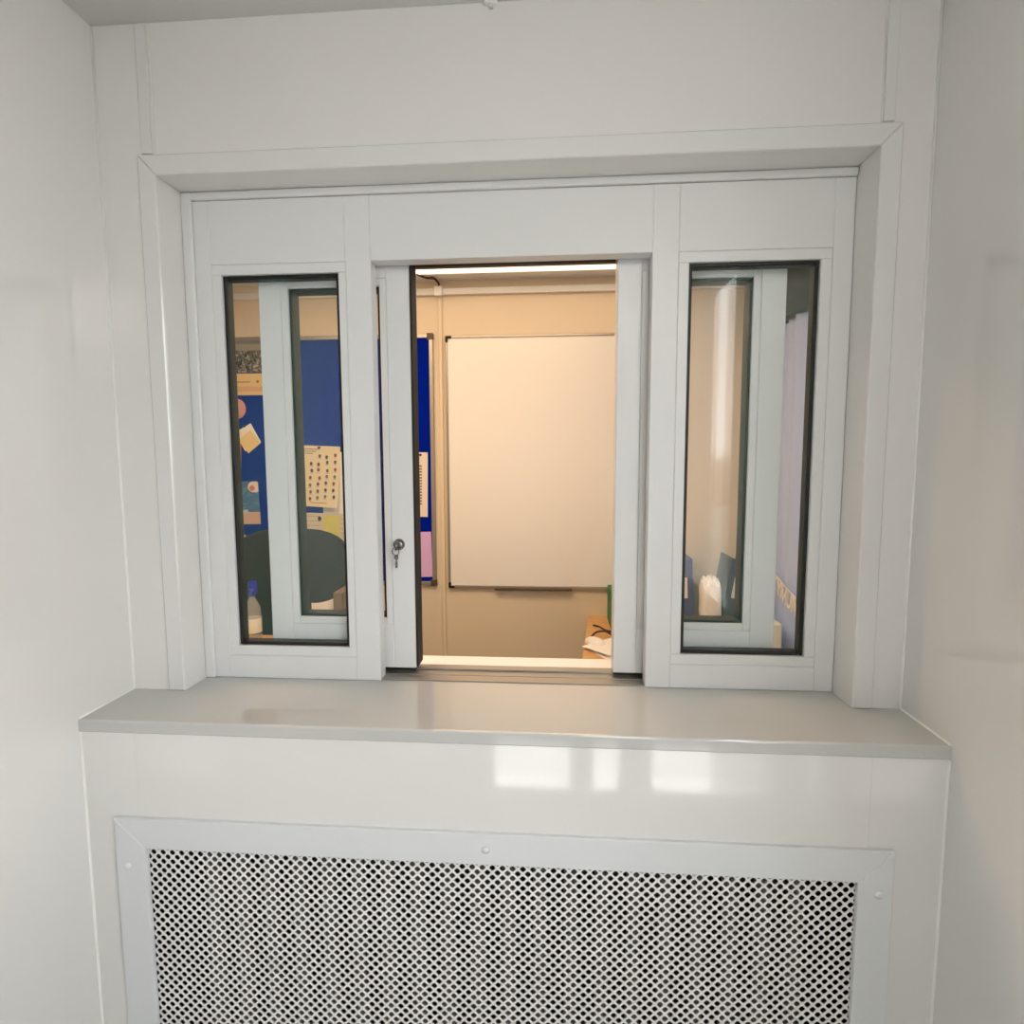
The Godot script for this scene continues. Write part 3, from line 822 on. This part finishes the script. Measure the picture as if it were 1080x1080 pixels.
func make_desks() -> void:
	# right desk, in the corner by the curtain
	var top := -0.335
	var d := root("corner_desk", "light wood desk top in the right corner of the office", "desk", Vector3(0, FLOOR, 0))
	var yt := top - FLOOR
	var st := new_st()
	var tz := Transform3D(Basis(Vector3.RIGHT, -PI / 2), Vector3(0, yt - 0.026, 0))
	prism(st, PackedVector2Array([Vector2(0.185, 0.88), Vector2(1.0, 0.88), Vector2(1.0, 1.795), Vector2(0.272, 1.795)]), 0.0, 0.026, 0.003, tz)
	obj("desk_top", st, M.wood, d)
	for p in [Vector2(0.26, -0.95), Vector2(0.94, -0.95), Vector2(0.32, -1.72), Vector2(0.94, -1.72)]:
		obj("leg", box(Vector3(p.x - 0.022, 0.0, p.y - 0.022), Vector3(p.x + 0.022, yt - 0.026, p.y + 0.022), 0.003), M.alu, d)
	# left desk
	d = root("side_desk", "light wood desk under the bottles, left of the open hatch", "desk", Vector3(0, FLOOR, 0))
	obj("desk_top", box(Vector3(-1.75, yt - 0.026, -1.40), Vector3(-0.69, yt, -0.84), 0.003), M.wood, d)
	for p in [Vector2(-1.70, -0.90), Vector2(-0.74, -0.90), Vector2(-1.70, -1.35), Vector2(-0.74, -1.35)]:
		obj("leg", box(Vector3(p.x - 0.022, 0.0, p.y - 0.022), Vector3(p.x + 0.022, yt - 0.026, p.y + 0.022), 0.003), M.alu, d)
	# things on the left desk
	bottle("spray_bottle", "clear bottle with a bright blue cap on the side desk", Vector3(-1.165, top, -1.30), 0.034, M.cap, true)
	bottle("plain_bottle", "clear bottle with a white cap beside the blue-capped bottle", Vector3(-1.262, top, -1.30), 0.036, M.label, false)
	var card := obj("curled_paper", curled(0.105, 0.235), M.paper)
	card.position = Vector3(-0.80, top, -1.20)
	tag(card, "white paper standing curled on the side desk before the black chair", "paper")
	var fb := obj("brown_folder", box(Vector3(-0.735, top + 0.0005, -1.28), Vector3(-0.70, top + 0.265, -1.10), 0.002), M.brown)
	tag(fb, "brown folder standing on edge beside the curled white paper", "folder")
	# things on the right desk
	var gb := root("green_box", "dark green box file standing at the back of the corner desk", "box file", Vector3(0.436, top, -1.66))
	obj("body", box(Vector3(-0.075, 0.0005, -0.10), Vector3(0.075, 0.165, 0.10), 0.002), M.green, gb)
	obj("spine_label", box(Vector3(-0.02, 0.05, 0.1), Vector3(0.02, 0.12, 0.1008), 0.0003), M.paper, gb)
	st = new_st(true)
	tube(st, spline([Vector3(0.285, top + 0.0045, -1.62), Vector3(0.31, top + 0.005, -1.60), Vector3(0.34, top + 0.0045, -1.54), Vector3(0.40, top + 0.0045, -1.51), Vector3(0.5, top + 0.0045, -1.50)]), 0.004, 8)
	tag(obj("black_cable", st, M.black), "thin black cable lying on the corner desk before the green box", "cable")
	st = new_st(true)
	tube(st, spline([Vector3(0.262, top + 0.006, -1.43), Vector3(0.29, top + 0.018, -1.47), Vector3(0.33, top + 0.024, -1.46), Vector3(0.37, top + 0.006, -1.44), Vector3(0.42, top + 0.005, -1.42)]), 0.0045, 8)
	tag(obj("looped_cable", st, M.cable), "short looped brown cable beside the white papers on the corner desk", "cable")
	var mouse := new_st(true)
	lathe(mouse, [Vector2(0.0, 0.0), Vector2(0.036, 0.0), Vector2(0.040, 0.008), Vector2(0.036, 0.02), Vector2(0.022, 0.03), Vector2(0.0, 0.033)], 20, Transform3D(Basis.from_scale(Vector3(0.8, 1, 1.35)), Vector3.ZERO))
	var mo := obj("white_mouse", mouse, M.paper)
	mo.position = Vector3(0.275, top, -1.345)
	mo.rotation.y = 0.7
	tag(mo, "small rounded white gadget at the edge of the corner desk", "mouse")
	for k in 3:
		var s := obj("loose_sheet", sheet(0.21, 0.297, 0.004), M.paper)
		s.rotation = Vector3(-PI / 2, [0.5, 0.25, 0.75][k], 0)
		s.position = Vector3([0.385, 0.40, 0.395][k], top + 0.001 + 0.006 * k, [-1.24, -1.26, -1.25][k])
		tag(s, ["lowest loose white sheet on the corner desk, nearest the hatch", "middle loose white sheet of those on the corner desk", "top loose white sheet, turned askew on the corner desk"][k], "paper", "loose sheets on the corner desk")
	# lever arch files and clutter in the right light
	lever_file("Leaning", Vector3(0.88, top, -1.60), -9.0, M.file, "grey lever arch file leaning over behind the right fixed light")
	lever_file("Upright", Vector3(0.70, top, -1.60), 3.0, M.file_blue, "blue-grey lever arch file beside the right middle post")
	var tr := root("letter_tray", "low grey letter tray between the two lever arch files", "tray", Vector3(0.785, top, -1.52))
	obj("body", box(Vector3(-0.025, 0.0005, -0.16), Vector3(0.045, 0.035, 0.12), 0.004), M.file, tr)
	obj("front_lip", box(Vector3(-0.025, 0.0355, 0.1), Vector3(0.045, 0.075, 0.112), 0.003), M.file, tr)
	blob("plastic_bag", Vector3(0.792, top + 0.0355, -1.56), Vector3(0.048, 0.245, 0.07), 4, "crumpled white plastic bag standing in the grey letter tray", "bag")
	blob("crumpled_tissue", Vector3(0.725, top, -1.36), Vector3(0.045, 0.06, 0.045), 9, "crumpled white tissue in front of the blue-grey file", "tissue")
	blob("crumpled_tissue", Vector3(0.865, top, -1.36), Vector3(0.05, 0.05, 0.045), 13, "crumpled white tissue in front of the leaning grey file", "tissue")

func bottle(called: String, label: String, at: Vector3, r: float, capm: Material, tall: bool) -> void:
	var b := root(called, label, "bottle", at)
	var st := new_st(true)
	lathe(st, [Vector2(0.0, 0.0005), Vector2(r * 0.85, 0.0005), Vector2(r, 0.006), Vector2(r, 0.135), Vector2(r * 0.94, 0.152), Vector2(r * 0.6, 0.175), Vector2(r * 0.36, 0.19), Vector2(r * 0.36, 0.212)], 24)
	obj("body", st, M.bottle, b)
	st = new_st(true)
	lathe(st, [Vector2(r + 0.0006, 0.045), Vector2(r + 0.0010, 0.046), Vector2(r + 0.0010, 0.105), Vector2(r + 0.0006, 0.106)], 24)
	obj("label_band", st, M.label, b)
	st = new_st(true)
	lathe(st, [Vector2(0.0, 0.2), Vector2(r * 0.46, 0.2), Vector2(r * 0.48, 0.225), Vector2(r * 0.4, 0.232), Vector2(0.0, 0.232)], 20)
	if tall:
		hull_box(st, Vector3(-0.012, 0.232, -0.01), Vector3(0.022, 0.262, 0.01), 0.005)
		hull_box(st, Vector3(0.018, 0.215, -0.005), Vector3(0.025, 0.246, 0.005), 0.002)
	obj("cap", st, capm, b)

func curled(w: float, h: float) -> SurfaceTool:
	# a sheet that stands on its lower edge, bent into an open curve, its top edge rising to one side
	var st := new_st(true)
	var n := 14
	var at := func(i: int, top: bool, off: float) -> Vector3:
		var u := float(i) / n
		var a := lerpf(-0.9, 0.9, u)
		var rr := w / 1.5 + off
		return Vector3(sin(a) * rr, (h - 0.03 + 0.03 * u * u) if top else 0.0005, cos(a) * rr * 0.5)
	for i in n:
		for off in [0.0, -0.0007]:
			poly(st, [at.call(i, false, off), at.call(i + 1, false, off), at.call(i + 1, true, off), at.call(i, true, off)], Vector3(0, 0, 1.0 if off == 0.0 else -1.0))
	return st

func blob(called: String, at: Vector3, r: Vector3, s: int, label: String, category: String) -> void:
	var f := noise(2.2, s, FastNoiseLite.TYPE_CELLULAR, 3)
	var st := new_st(true)
	var nu := 44
	var nv := 30
	var p := func(i: int, j: int) -> Vector3:
		var u := TAU * (i % nu) / nu
		var v := PI * j / nv
		var d := Vector3(sin(v) * cos(u), -cos(v), sin(v) * sin(u))
		if r.y > 0.1: d = Vector3(signf(d.x) * pow(absf(d.x), 0.6), signf(d.y) * pow(absf(d.y), 0.55), signf(d.z) * pow(absf(d.z), 0.6))
		var k := 1.0 + 0.3 * f.get_noise_3dv(d * 1.4)
		var q := d * k * r
		q.y = maxf(q.y + r.y * 0.5, 0.0005) if r.y < 0.1 else maxf((d.y * 0.5 + 0.5) * r.y * k, 0.0005)
		return q
	for i in nu:
		for j in nv:
			var q := [p.call(i, j), p.call(i + 1, j), p.call(i + 1, j + 1), p.call(i, j + 1)]
			var c: Vector3 = (q[0] + q[1] + q[2] + q[3]) / 4 - Vector3(0, r.y * 0.5, 0)
			if j > 0: poly(st, [q[0], q[1], q[2]], c)
			if j < nv - 1: poly(st, [q[0], q[2], q[3]], c)
	var o := obj(called, st, M.paper)
	o.position = at
	tag(o, label, category)

func lever_file(_kind: String, at: Vector3, lean: float, m: Material, label: String) -> void:
	var f := root("lever_arch_file", label, "file", at)
	f.rotation_degrees.z = lean
	if lean < 0: f.position.y += 0.0007
	var lift := 0.04 * absf(sin(deg_to_rad(lean))) + 0.0006
	var st := new_st()
	hull_box(st, Vector3(-0.037, lift, 0.0), Vector3(0.037, lift + 0.318, 0.004), 0.001)
	hull_box(st, Vector3(-0.037, lift, -0.18), Vector3(-0.033, lift + 0.318, 0.0), 0.001)
	hull_box(st, Vector3(0.033, lift, -0.18), Vector3(0.037, lift + 0.318, 0.0), 0.001)
	obj("cover", st, m, f)
	obj("spine_label", box(Vector3(-0.011, lift + 0.14, 0.004), Vector3(0.011, lift + 0.235, 0.0048), 0.0003), M.paper, f)
	obj("paper_block", box(Vector3(-0.03, lift + 0.004, -0.175), Vector3(0.03, lift + 0.30, -0.012), 0.001), M.paper, f)

func make_chair() -> void:
	var c := root("office_chair", "black padded office chair with a rounded back by the blue board", "chair", Vector3(-1.10, FLOOR, -1.52))
	var st := new_st(true)
	# backrest: a rounded pad, curved across
	var out := []
	for k in 40:
		var a := TAU * k / 40
		var x := pow(absf(cos(a)), 0.5) * signf(cos(a)) * 0.315
		var y := pow(absf(sin(a)), 0.5) * signf(sin(a)) * 0.315
		out.append(Vector2(x, y + 0.82 + (0.035 * (1.0 - pow(x / 0.315, 2.0)) if y > 0 else 0.0)))
	var zz := func(x: float) -> float: return 0.5 * x * x
	for ring in [[1.0, 0.0, 0.96, 0.022], [0.96, 0.022, 0.6, 0.034], [1.0, 0.0, 0.96, -0.02], [0.96, -0.02, 0.6, -0.026]]:
		for k in 40:
			var a: Vector2 = out[k]
			var b: Vector2 = out[(k + 1) % 40]
			var m := Vector2(0, 0.855)
			var P := func(v: Vector2, s: float, d: float) -> Vector3:
				var q: Vector2 = m + (v - m) * s
				return Vector3(q.x, q.y, zz.call(q.x) + d)
			poly(st, [P.call(a, ring[0], ring[1]), P.call(b, ring[0], ring[1]), P.call(b, ring[2], ring[3]), P.call(a, ring[2], ring[3])], Vector3(a.x - m.x, a.y - m.y, 0) * 0.3 + Vector3(0, 0, ring[3] * 20.0))
	for s in [1.0, -1.0]:
		for k in 40:
			var m := Vector2(0, 0.855)
			var a: Vector2 = m + (out[k] - m) * 0.6
			var b: Vector2 = m + (out[(k + 1) % 40] - m) * 0.6
			var d := 0.034 if s > 0 else -0.026
			poly(st, [Vector3(m.x, m.y, d), Vector3(a.x, a.y, zz.call(a.x) + d), Vector3(b.x, b.y, zz.call(b.x) + d)], Vector3(0, 0, s))
	var back := obj("backrest", st, M.chair, c)
	back.position.z = -0.06
	obj("back_post", box(Vector3(-0.03, 0.44, -0.115), Vector3(0.03, 0.98, -0.09), 0.006), M.chair_plastic, c)
	obj("seat", box(Vector3(-0.24, 0.43, -0.05), Vector3(0.24, 0.50, 0.40), 0.028), M.chair, c)
	for s in [-1.0, 1.0]:
		var arm := new_st(true)
		tube(arm, spline([Vector3(s * 0.20, 0.425, 0.15), Vector3(s * 0.275, 0.44, 0.15), Vector3(s * 0.285, 0.60, 0.15), Vector3(s * 0.285, 0.655, 0.15)]), 0.014, 10)
		hull_box(arm, Vector3(s * 0.285 - 0.028, 0.655, -0.02), Vector3(s * 0.285 + 0.028, 0.685, 0.24), 0.01)
		obj("armrest", arm, M.chair_plastic, c)
	st = new_st(true)
	lathe(st, [Vector2(0.0, 0.07), Vector2(0.032, 0.07), Vector2(0.03, 0.25), Vector2(0.018, 0.26), Vector2(0.018, 0.43), Vector2(0.0, 0.43)], 16, Transform3D(Basis(), Vector3(0, 0, 0.16)))
	obj("column", st, M.chair_plastic, c)
	for k in 5:
		var a := TAU * k / 5 + 0.3
		var d := Vector3(sin(a), 0, cos(a))
		var leg := new_st(true)
		tube(leg, [Vector3(0, 0.085, 0.16) + d * 0.02, Vector3(0, 0.075, 0.16) + d * 0.16, Vector3(0, 0.06, 0.16) + d * 0.285], 0.016, 8)
		var lg := obj("leg", leg, M.chair_plastic, c)
		var wheel := new_st(true)
		lathe(wheel, [Vector2(0.0, -0.011), Vector2(0.02, -0.011), Vector2(0.0245, -0.006), Vector2(0.0245, 0.006), Vector2(0.02, 0.011), Vector2(0.0, 0.011)], 16, Transform3D(Basis(Vector3.UP, a) * Basis(Vector3.BACK, PI / 2), Vector3(0, 0.0247, 0.16) + d * 0.285))
		obj("castor", wheel, M.chair_plastic, lg)

func make_curtain() -> void:
	var c := root("curtain", "pale lilac pleated curtain under a dark pelmet, seen through the right light", "curtain", Vector3(OXR, 0, 0))
	var st := new_st(true)
	var n := 150
	var P := func(k: int, y: float, off: float) -> Vector3:
		var u := float(k) / n
		return Vector3(-0.045 + off + 0.014 * sin(u * 92.0) + 0.006 * sin(u * 41.0 + 1.0), y, lerpf(-1.78, -0.35, u))
	for k in n:
		for off in [0.0, 0.0015]:
			poly(st, [P.call(k, FLOOR + 0.03, off), P.call(k + 1, FLOOR + 0.03, off), P.call(k + 1, 1.02, off), P.call(k, 1.02, off)], Vector3(-1.0 if off == 0.0 else 1.0, 0, 0))
	obj("pleats", st, M.curtain, c)
	obj("pelmet", box(Vector3(-0.085, 1.0, -1.79), Vector3(-0.0005, OFFICE_CEILING - 0.04, -0.33), 0.003), M.pelmet, c)
	# a slanting string of white cut-out letters hangs across it
	var b := root("letter_banner", "slanting string of white cut-out letters across the lilac curtain", "banner", Vector3(OXR - 0.075, 0, 0))
	var f := SystemFont.new()
	f.font_names = PackedStringArray(["Droid Sans"])
	f.font_weight = 700
	var word := "CYMUNED"
	var str_pts := []
	for k in word.length():
		var tm := TextMesh.new()
		tm.text = word[k]
		tm.font = f
		tm.font_size = 40
		tm.pixel_size = 0.0023
		tm.depth = 0.003
		var mi := MeshInstance3D.new()
		mi.name = "letter"
		mi.mesh = tm
		mi.material_override = M.paper
		b.add_child(mi, true)
		mi.position = Vector3(-0.004, -0.095 - 0.0125 * k, -1.50 + 0.056 * k)
		mi.rotation = Vector3(deg_to_rad(0), -PI / 2, 0)
		mi.rotate_object_local(Vector3.BACK, deg_to_rad(-12))
		str_pts.append(mi.position + Vector3(0.002, 0.035, 0))
	st = new_st(true)
	tube(st, [str_pts[0] + Vector3(0, 0.025, -0.06)] + str_pts + [str_pts[-1] + Vector3(0, -0.03, 0.085)], 0.0025, 6)
	obj("string", st, M.paper, b)
	# boxes stacked in front of the curtain
	for k in 2:
		var q := root("storage_box", ["grey-blue storage box standing under the letter string", "white storage box standing nearest the frame under the letter string"][k], "box", Vector3(1.005, -0.335, -1.62 + k * 0.22))
		obj("body", box(Vector3(-0.045 if k == 1 else -0.04, 0.0005, -0.09), Vector3(0.005, 0.13 - 0.02 * k, 0.09), 0.003), [M.file_blue, M.label][k], q)

func _ready() -> void:
	make_materials()
	make_view()
	make_setting()
	make_sill()
	make_window()
	make_grille()
	make_lamps()
	make_lobby_lamp()
	make_boards()
	make_services()
	make_desks()
	make_chair()
	make_curtain()
	make_clip()
	make_key()
